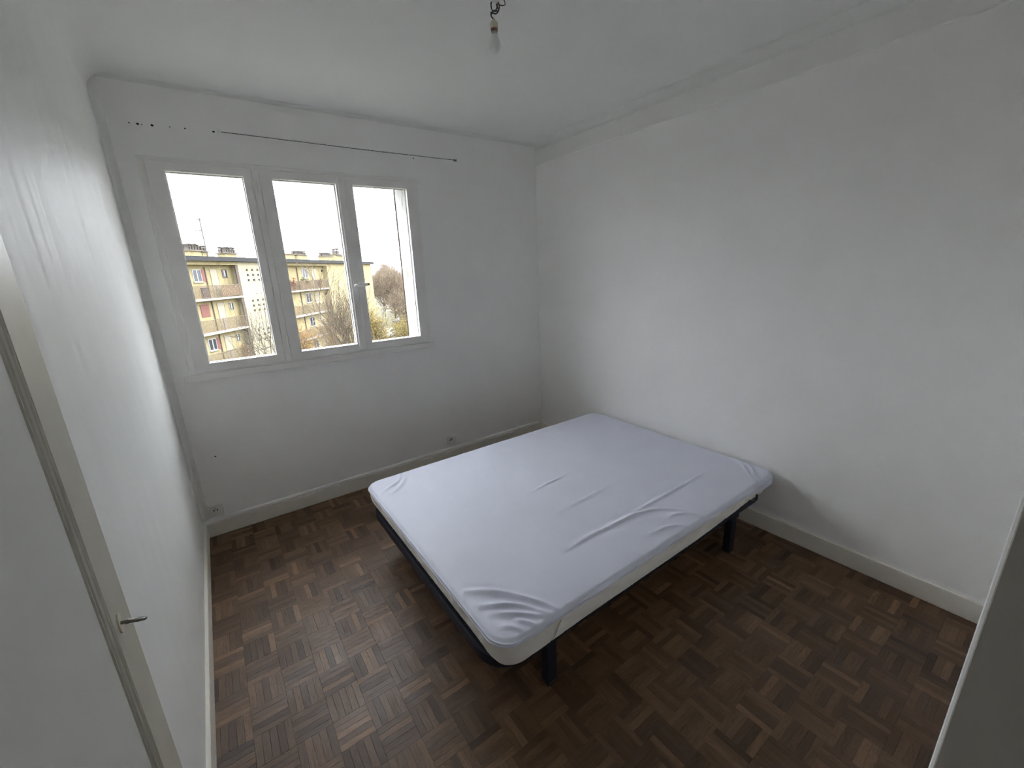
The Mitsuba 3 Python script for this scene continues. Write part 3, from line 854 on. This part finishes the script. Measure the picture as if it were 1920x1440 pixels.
# ------------------------------------------------------------------ outdoors
GZ = -9.5
scene_ground = bx(-160, 220, 0.6, 330, GZ - 0.5, GZ)
struct('ground', scene_ground, M_GROUND, 'ground of the court below the window')
FA = math.radians(40)
D = np.array([math.sin(FA), math.cos(FA), 0]); Nn = np.array([math.cos(FA), -math.sin(FA), 0])
BASE = np.array([EYE[0], EYE[1], 0]) - 28 * Nn
MF = np.eye(4)
MF[:3, 0], MF[:3, 1], MF[:3, 3] = D, -Nn, BASE       # local: s along the front, t into the building, z up


def fb(s0, s1, t0, t1, z0, z1):
    return moved(bx(s0, s1, t0, t1, z0, z1), MF)


def fw(m):
    return moved(m, MF)


TW0, TW1, L20, L21, SEND, SBEG = 37.9, 42.45, 42.45, 54.2, 68.5, 21.0
FLH = 2.81
REC = 0.6
KR = (28 + REC) / 28


def deep(s, z):
    """A point seen on the front plane, carried back to the loggia's rear wall."""
    return s * KR, EYE[2] + (z - EYE[2]) * KR


ab = thing('apartment_building', 'long cream apartment block with balconies, chimneys and a flat roof across the court', 'building')
body = cat(fb(SBEG, SEND, REC, 10.0, GZ, 3.19), fb(SBEG, TW0, 0.0, REC, 2.90, 3.19), fb(L20, L21, 0.0, REC, 2.90, 3.19), fb(L21, SEND, 0.0, REC, GZ, 3.19))
add('wall', body, M_FACADE, ab, label='cream rendered walls')
holes, holebox = [], []
for fl in range(4):
    for r in range(3):
        for c in range(4):
            s, z = 39.06 + 0.75 * c, (2.44 - 0.462 * r) - FLH * 1.012 * fl
            holes.append((s, z))
tw = to_man(bx(TW0, TW1, 0.0, REC, GZ, 3.19))
hb = m3.Manifold.compose([to_man(bx(s - 0.15, s + 0.15, -0.1, 0.25, z - 0.10, z + 0.10)) for s, z in holes])
add('stair_tower', fw(to_tm(tw - hb)), M_TOWER, ab, label='paler stair tower pierced by rows of small square openings')
for s, z in holes:
    add('vent_opening', fb(s - 0.149, s + 0.149, 0.16, 0.249, z - 0.099, z + 0.099), M_DARK, ab)
for fl in range(1, 4):
    for c in range(1, 4):
        z = 2.44 - FLH * 1.012 * fl + 0.62 + 0.02
        add('vent_slot', fb(39.06 + .75 * c - .17, 39.06 + .75 * c + .17, -0.005, 0.03, z - .03, z + .03), M_BROWN, ab)
add('roof', cat(fb(SBEG, SEND + 0.6, -0.35, 10.3, 3.19, 3.50), fb(SBEG, SEND + 0.55, -0.2, 10.2, 3.50, 3.56)), M_ZINC, ab, label='flat roof with a grey zinc edge')
add('corner_post', fb(TW0 - 0.33, TW0 - 0.002, 0.0, 0.10, GZ, 2.885), M_BROWN, ab)


def railing(s0, s1, z0, parent=ab):
    ms = [fb(s0, s1, -0.02, 0.02, z0 + 1.02, z0 + 1.06), fb(s0, s1, -0.015, 0.015, z0 + 0.06, z0 + 0.09)]
    for s in np.arange(s0 + 0.05, s1, 0.115):
        ms.append(fb(s - 0.014, s + 0.014, -0.012, 0.012, z0 + 0.09, z0 + 1.02))
    for s in np.arange(s0, s1 + 0.01, 2.75):
        ms.append(fb(s - 0.025, s + 0.025, -0.03, 0.03, z0, z0 + 1.05))
    add('balcony_railing', cat(*ms), M_RAIL, parent)


def window(s0, s1, z0, z1, t, shutter=None, closed=False):
    if closed:
        k = add('closed_shutter', fb(s0, s1, t - 0.05, t + 0.02, z0, z1), M_SHUT, ab, label='closed red shutter')
        for i in range(8):
            zz = z0 + 0.08 + i * (z1 - z0 - 0.16) / 7
            add('shutter_slat', fb(s0 + 0.05, s1 - 0.05, t - 0.062, t - 0.045, zz - 0.03, zz + 0.01), M_SHUT, k)
        return
    fr = cut(bx(s0, s1, t - 0.04, t + 0.03, z0, z1), bx(s0 + 0.07, (s0 + s1) / 2 - 0.05, t - 1, t + 1, z0 + 0.08, z1 - 0.07), bx((s0 + s1) / 2 + 0.05, s1 - 0.07, t - 1, t + 1, z0 + 0.08, z1 - 0.07))
    k = add('window_frame', fw(fr), M_WHITE, ab)
    add('pane', fb(s0 + 0.06, (s0 + s1) / 2 - 0.04, t - 0.015, t + 0.02, z0 + 0.07, z1 - 0.06), M_DGLASS, k)
    add('pane', fb((s0 + s1) / 2 + 0.04, s1 - 0.06, t - 0.015, t + 0.02, z0 + 0.07, z1 - 0.06), M_DGLASS, k)
    add('window_sill', fb(s0 - 0.06, s1 + 0.06, t - 0.12, t + 0.01, z0 - 0.06, z0), M_SLAB, k)
    if shutter:
        add('shutter', fb(s1, s1 + 0.32, t - 0.06, t - 0.01, z0, z1), M_SHUT, ab)


for fl in range(4):
    dz = -FLH * fl
    zs = 0.17 + dz
    add('balcony_slab', fb(SBEG, TW0, -0.04, REC, zs - 0.17, zs), M_SLAB, ab)
    railing(SBEG + 0.03, TW0 - 0.02, zs)
    for base_s in (0.0, -6.9):
        a0, b0 = deep(32.57 + base_s * 0.96, 1.54 + dz), deep(33.47 + base_s * 0.96, 2.53 + dz)
        window(a0[0], b0[0], a0[1], b0[1], REC, shutter=(fl != 1), closed=(fl == 1))
        d0, d1 = deep(34.46 + base_s * 0.96, 0.2 + dz), deep(35.2 + base_s * 0.96, 2.53 + dz)
        add('balcony_door', cat(fb(d0[0], d1[0], REC - 0.03, REC + 0.01, zs + 0.03, d1[1]), fb(d0[0] - 0.06, d0[0], REC - 0.06, REC + 0.01, zs + 0.03, d1[1] + 0.05), fb(d1[0], d1[0] + 0.06, REC - 0.06, REC + 0.01, zs + 0.03, d1[1] + 0.05)), M_OUTDOOR, ab)
        add('rain_pipe', fw(moved(trimesh.creation.cylinder(0.045, FLH - 0.25, sections=8), t=(d0[0] - 0.62, REC - 0.07, zs + (FLH - 0.25) / 2))), M_BROWN, ab)
        s0_, s1_ = deep(35.78 + base_s * 0.96, 1.80 + dz), deep(36.34 + base_s * 0.96, 2.51 + dz)
        k = add('small_window_frame', fw(cut(bx(s0_[0], s1_[0], REC - 0.05, REC + 0.03, s0_[1], s1_[1]), bx(s0_[0] + 0.06, s1_[0] - 0.06, REC - 1, REC + 1, s0_[1] + 0.06, s1_[1] - 0.06))), M_BROWN if fl == 0 else M_OUTDOOR, ab)
        add('pane', fb(s0_[0] + 0.05, s1_[0] - 0.05, REC - 0.015, REC + 0.02, s0_[1] + 0.05, s1_[1] - 0.05), M_DGLASS, k)
        add('curtain', fb(s0_[0] + 0.22, s1_[0] - 0.2, REC - 0.03, REC - 0.016, s0_[1] + 0.12, s1_[1] - 0.06), M_WHITE, k)
    # second run of balconies
    add('balcony_slab', fb(L20, L21, -0.04, REC, zs - 0.17, zs), M_SLAB, ab)
    railing(L20 + 0.03, L21 - 0.02, zs)
    a0, b0 = deep(48.27, 1.47 + dz), deep(49.40, 2.59 + dz)
    window(a0[0], b0[0], a0[1], b0[1], REC)
    v0, v1 = deep(52.62, 2.13 + dz), deep(53.27, 2.41 + dz)
    add('vent_opening', fb(v0[0], v1[0], REC - 0.02, REC + 0.01, v0[1], v1[1]), M_DARK, ab)
    add('rain_pipe', fw(moved(trimesh.creation.cylinder(0.05, FLH - 0.25, sections=8), t=(deep(47.19, 0)[0], REC - 0.08, zs + (FLH - 0.25) / 2))), M_BROWN, ab)
    d0, d1 = deep(50.3, 0.2 + dz), deep(51.3, 2.53 + dz)
    add('balcony_door', fb(d0[0], d1[0], REC - 0.04, REC + 0.01, zs + 0.03, d1[1]), M_OUTDOOR, ab)
    # canvas along some of the railings
    for (c0, c1) in {0: [(35.4, 37.75), (47.6, 50.0)], 1: [], 2: [(37.0, 37.8)], 3: []}[fl]:
        add('railing_canvas', fb(c0, c1, 0.03, 0.036, zs + 0.12, zs + 0.98), M_SALMON, ab)

# chimneys, with rows of pots on their caps
TCH = 4.0
KC = (28 + TCH) / 28


def chimney(s0, s1, zcap, rows, cols, pot_h, label=None, depth=0.9, pots=True):
    k = add('chimney', fb(s0, s1, TCH, TCH + depth, 3.5, zcap), M_FACADE, ab)
    add('cap', fb(s0 - 0.15, s1 + 0.15, TCH - 0.15, TCH + depth + 0.15, zcap, zcap + 0.09), M_CHCAP, k)
    if pots:
        w = (s1 - s0) / cols
        for c in range(cols):
            for r in range(rows):
                sc, tc = s0 + (c + 0.5) * w, TCH + depth * (r + 0.5) / rows
                h = pot_h * (1 if (c + r) % 2 else 0.9)
                m = cat(bx(sc - 0.30 * w, sc + 0.30 * w, tc - 0.15, tc + 0.15, zcap + 0.09, zcap + 0.09 + h * 0.55), bx(sc - 0.38 * w, sc + 0.38 * w, tc - 0.18, tc + 0.18, zcap + 0.09 + h * 0.50, zcap + 0.09 + h * 0.60),
                        bx(sc - 0.22 * w, sc + 0.22 * w, tc - 0.13, tc + 0.13, zcap + 0.09 + h * 0.66, zcap + 0.09 + h * 0.86), bx(sc - 0.37 * w, sc + 0.37 * w, tc - 0.17, tc + 0.17, zcap + 0.09 + h * 0.86, zcap + 0.09 + h))
                add('chimney_pot', fw(m), M_POTS, k)


chimney(37.35, 38.9, 4.30, 2, 5, 0.56)
chimney(38.98, 39.7, 4.25, 2, 2, 0.50)
chimney(42.0, 43.55, 4.20, 2, 5, 0.58)
chimney(52.2, 54.1, 4.42, 1, 4, 0.2, pots=False)
chimney(54.7, 57.1, 4.40, 2, 6, 0.46)
chimney(61.7, 64.1, 4.40, 2, 6, 0.46)
chimney(65.5, 67.6, 4.60, 1, 3, 0.2, pots=False)
chimney(74.85 - 9.6, 76.9 - 9.6, 4.75, 1, 2, 0.9)

an = thing('roof_antenna', 'thin television antenna mast standing on the roof beside the leftmost chimney', 'antenna')


def fp(s, t, z):
    return (MF @ np.array([s, t, z, 1.0]))[:3]


sA = 39.15
add('mast', tube([fp(sA, TCH - .3, 3.55), fp(sA, TCH - .3, 7.2)], 0.05, 6), M_CABLE, an)
add('arm', cat(tube([fp(sA - .75, TCH - .3, 6.1), fp(sA, TCH - .3, 6.12)], 0.035, 5), *[tube([fp(sA - .75 + .12 * i, TCH - .3, 6.1 - .32 + .05 * i), fp(sA - .75 + .12 * i, TCH - .3, 6.1 + .32 - .05 * i)], 0.026, 5) for i in (0, 1)]), M_CABLE, an)
add('element', cat(*[tube([fp(sA - .38 * math.cos(q), TCH - .3 - .38 * math.sin(q), 7.08 + .14 * math.sin(3 * q)), fp(sA + .38 * math.cos(q), TCH - .3 + .38 * math.sin(q), 7.08 - .14 * math.sin(3 * q))], 0.022, 5) for q in (0, .7, 1.4, 2.2)]), M_CABLE, an)


# ---- trees
def grow(base, height, spread, levels, seed, n0=5, r0=0.14, trunk=0.35, up=0.6, kids=(3, 5), wob=0.25, tip=0.012, sides=(7, 5, 4, 3, 3)):
    """Branch tubes by level, and the ends of the last branches."""
    rg = np.random.default_rng(seed)
    thick, thin, ends = [], [], []
    base = np.asarray(base, float)

    def branch(p, d, length, r, lev):
        n = 5
        pts, q, dd = [p], p.copy(), d.copy()
        for i in range(n - 1):
            dd = dd + wob * rg.normal(size=3) * 0.5 + np.array([0, 0, 0.10 * up])
            dd /= np.linalg.norm(dd)
            q = q + dd * length / (n - 1)
            pts.append(q.copy())
        r1 = max(tip, r * (0.5 if lev < levels else 0.35))
        (thick if lev <= 1 else thin).append(tube(pts, np.linspace(r, r1, n), sides[min(lev, 4)], cap=False))
        if lev >= levels:
            ends.extend(pts[1:])
            return
        for c in range(rg.integers(*kids) + (1 if lev == 0 else 0) * n0):
            t = 0.35 + 0.65 * rg.random() if lev else 0.45 + 0.55 * rg.random()
            i = min(int(t * (n - 1)), n - 2)
            pp = pts[i] + (pts[i + 1] - pts[i]) * (t * (n - 1) - i)
            e = rg.normal(size=3)
            e -= dd * (e @ dd)
            e /= np.linalg.norm(e)
            nd = dd * (0.75 - 0.25 * spread) + e * spread + np.array([0, 0, up * 0.35])
            nd /= np.linalg.norm(nd)
            branch(pp, nd, length * (0.55 + 0.3 * rg.random()) if lev else height * (1 - trunk) * (0.5 + 0.35 * rg.random()), max(tip, r * (0.42 + 0.2 * rg.random())), lev + 1)

    branch(base, np.array([0, 0, 1.0]), height * (0.7 if levels > 2 else 0.8), r0, 0)
    return thick, thin, np.array(ends)


def leaves(points, n, size, spread, seed):
    rg = np.random.default_rng(seed)
    p = points[rg.integers(0, len(points), n)] + rg.normal(size=(n, 3)) * spread
    a = rg.normal(size=(n, 3)); a /= np.linalg.norm(a, axis=1, keepdims=True)
    b = np.cross(a, rg.normal(size=(n, 3))); b /= np.linalg.norm(b, axis=1, keepdims=True)
    s = size * (0.6 + 0.8 * rg.random((n, 1)))
    v = np.stack([p - a * s, p + b * s * 0.45, p + a * s, p - b * s * 0.45], 1).reshape(-1, 3)
    f = np.arange(4 * n).reshape(-1, 4)
    return v, f


def at(az, dist, z=GZ):
    """A place at this bearing (degrees from straight out of the window, towards the right) and distance from the eye."""
    q = math.radians(az)
    return np.array([EYE[0] + dist * math.sin(q), EYE[1] + dist * math.cos(q), z])


def tree(name, label, base, height, width, spread, levels, seed, bark=None, twig=None, leaf=None, nleaf=0, lsize=0.1, lspread=0.3, group=None, **k):
    tk = thing(name, label, 'tree', group)
    thick, thin, ends = grow((0, 0, 0), 10.0, spread, levels, seed, **k)
    allv = np.vstack([m.vertices for m in thick + thin])
    wide = np.percentile(np.hypot(allv[:, 0], allv[:, 1]), 97)
    sc = np.array([width / wide, width / wide, height / allv[:, 2].max()])
    for m in thick + thin:
        m.vertices = m.vertices * sc + np.asarray(base)
    ends = ends * sc + np.asarray(base)
    add('trunk', cat(*thick), bark or M_BARK, tk)
    if thin:
        add('twigs', cat(*thin), twig or bark or M_BARK, tk, kind='stuff')
    if leaf:
        v, f = leaves(ends, nleaf, lsize, lspread, seed + 5)
        add('leaves', (v, f), leaf, tk, kind='stuff')
    return tk


tree('bare_tree', 'tall bare tree spreading dark branches in front of the right end of the apartment block', at(14.2, 35), 13.8, 3.0, 0.62, 4, 27, n0=10, r0=0.19, trunk=0.40, kids=(3, 6), tip=0.019, bark=M_BARKB, wob=0.18, up=0.75)
tree('bare_tree', 'slim bare tree whose pale twigs cross the stair tower of the apartment block', at(5.2, 30), 11.9, 2.3, 0.85, 3, 5, n0=9, r0=0.12, trunk=0.42, kids=(4, 7), tip=0.015, bark=M_BARKG)
tree('autumn_tree', 'autumn tree with sparse orange leaves seen in the lower part of the middle casement', at(8.9, 38), 9.3, 1.5, 0.7, 4, 11, n0=8, r0=0.14, kids=(3, 5), leaf=M_ORANGE, nleaf=1300, lsize=0.10, lspread=0.25, tip=0.014, bark=M_BARKG)
tree('autumn_tree', 'brownish autumn tree with dense twigs beside the orange-leaved one', at(12.2, 43), 9.5, 2.0, 0.7, 4, 12, n0=10, r0=0.14, kids=(4, 6), bark=M_BARKG, twig=M_TWIG, leaf=M_ORANGE, nleaf=900, lsize=0.10, lspread=0.25, tip=0.017)
tree('yellow_tree', 'small bushy tree with yellow leaves low in the right casement', at(17.2, 46), 8.0, 1.9, 0.75, 3, 31, n0=10, r0=0.11, leaf=M_YELLOW, nleaf=3400, lsize=0.12, lspread=0.32, kids=(4, 6))
tree('yellow_tree', 'wider yellow-leaved tree at the foot of the brown wood', at(20.6, 51), 6.6, 2.2, 0.8, 3, 32, n0=10, r0=0.11, leaf=M_YELLOW, nleaf=2000, lsize=0.11, lspread=0.38, kids=(4, 6))
WOOD = [(18.9, 97, 14.4, 'leftmost bare brown tree of the wood, close to the end of the apartment block'), (20.0, 83, 13.5, 'bare brown tree of the wood rising above the yellow trees'),
        (22.3, 90, 14.1, 'bare brown tree in the middle of the wood, right of the yellow trees'), (24.1, 77, 12.8, 'bare brown tree of the wood just left of the window reveal'),
        (26.6, 86, 12.8, 'bare brown tree of the wood hidden beyond the window reveal'), (20.0, 113, 15.6, 'tallest bare tree at the back of the wood, above the others'),
        (23.4, 114, 15.4, 'bare tree at the back of the wood, towards the right'), (18.6, 126, 16.2, 'farthest bare tree of the wood, seen just past the roof end'), (21.7, 68, 9.8, 'low bare brown tree at the front edge of the wood'), (27.6, 66, 9.6, 'low bare brown tree at the right front of the wood')]
for i, (az_, ds_, h_, lb_) in enumerate(WOOD):
    tree('wood_tree', lb_, at(az_, ds_), h_, 2.5 + 0.012 * ds_, 0.75, 4, 100 + i, n0=16, r0=0.16, trunk=0.40, kids=(4, 7), bark=M_BARKG, twig=M_TWIG, tip=0.026, group='bare trees of the wood beyond the apartment block', sides=(5, 4, 3, 3, 3))


def car(label, pos, heading, paint, length=4.2):
    k = thing('parked_car', label, 'car')
    pr = [(-2.1, .25), (-2.1, .75), (-1.95, .85), (-1.35, .92), (-.75, 1.42), (.75, 1.45), (1.45, .98), (2.0, .88), (2.1, .70), (2.1, .25)]
    m = trimesh.creation.extrude_polygon(Polygon(pr), 1.66, engine='earcut')
    M = trimesh.transformations.rotation_matrix(math.pi / 2, (1, 0, 0))
    R2 = trimesh.transformations.rotation_matrix(heading, (0, 0, 1))
    place = lambda q: moved(moved(moved(q, M, (0, 0.83, 0)), R2), t=pos)
    add('body', place(m), paint, k)
    gl_ = trimesh.creation.extrude_polygon(Polygon([(-1.18, .96), (-.70, 1.36), (.70, 1.39), (1.22, 1.0)]), 1.70, engine='earcut')
    gl_.apply_translation((0, 0, -0.02))
    add('side_windows', place(gl_), M_DGLASS, k)
    for x in (-1.3, 1.3):
        for side in (-0.02, 1.50):
            w = trimesh.creation.cylinder(0.31, 0.18, sections=20)
            w.apply_translation((x, 0.31, side + 0.09))
            add('wheel', place(w), M_RUBBER, k)


for (az_, ds_, hd, p_, lb) in [(17.95, 83, 0.4, M_CARPAINT, 'white car parked behind the yellow trees'), (18.9, 80, 0.9, M_CARPAINT, 'second white car parked further right behind the yellow trees'), (20.9, 101, 0.2, M_CARBLUE, 'blue-grey car parked at the edge of the wood')]:
    car(lb, at(az_, ds_, GZ), hd, p_)


# ---- things on the balconies
def on_balcony(s, t, fl):
    return fp(s, t, 0.17 - FLH * fl)


def box_thing(name, label, cat_, s, t, fl, w, d, h, m, group=None):
    p = on_balcony(s, t, fl)
    k = thing(name, label, cat_, group)
    add('body', fw(cbx(s - w / 2, s + w / 2, t - d / 2, t + d / 2, 0.17 - FLH * fl, 0.17 - FLH * fl + h, 0.02)), m, k)
    add('lid', fw(cbx(s - w / 2 - .02, s + w / 2 + .02, t - d / 2 - .02, t + d / 2 + .02, 0.17 - FLH * fl + h, 0.17 - FLH * fl + h + .05, 0.015)), m, k)


box_thing('storage_box', 'dark storage box on the top balcony', 'box', 34.1, 0.65, 0, 0.62, 0.5, 0.85, M_PURPLE)


def potted(label, s, t, fl, leafm, n, size, hgt, seed):
    k = thing('potted_plant', label, 'potted plant')
    p = on_balcony(s, t, fl)
    add('pot', moved(lathe([(0.0, 0.0), (0.15, 0.0), (0.21, 0.30), (0.23, 0.30), (0.23, 0.34), (0.19, 0.34), (0.0, 0.33)], 16), t=p), M_TERRA, k, smooth=30)
    rg = np.random.default_rng(seed)
    stems, ends = [], []
    for i in range(7):
        e = p + np.array([rg.normal() * 0.22, rg.normal() * 0.22, hgt * (0.6 + 0.4 * rg.random())])
        stems.append(tube([p + [0, 0, 0.32], (p + [0, 0, 0.32] + e) / 2 + rg.normal(size=3) * 0.04, e], 0.012, 4))
        ends += [e, (p + [0, 0, 0.4] + e) / 2]
    add('stems', cat(*stems), M_BARK, k, kind='stuff')
    v, f = leaves(np.array(ends), n, size, 0.13, seed)
    add('leaves', (v, f), leafm, k, kind='stuff')


potted('red-leaved potted plant at the left of the second block\'s top balcony', 46.0, 0.30, 0, M_RED, 260, 0.09, 1.35, 1)
potted('smaller red-leaved potted plant next to the tall one on the second block\'s top balcony', 46.75, 0.30, 0, M_RED, 200, 0.08, 0.95, 2)
potted('leafy potted plant on the lowest visible balcony beside the stair tower', 37.1, 0.40, 2, M_ORANGE, 120, 0.09, 1.15, 3)
potted('low green potted plant on the second block\'s top balcony under the window', 49.0, 0.35, 0, M_GREEN, 160, 0.08, 1.2, 4)
potted('orange-tinted potted plant on the second block\'s top balcony near the bare tree', 52.6, 0.35, 0, M_ORANGE, 200, 0.09, 1.2, 6)
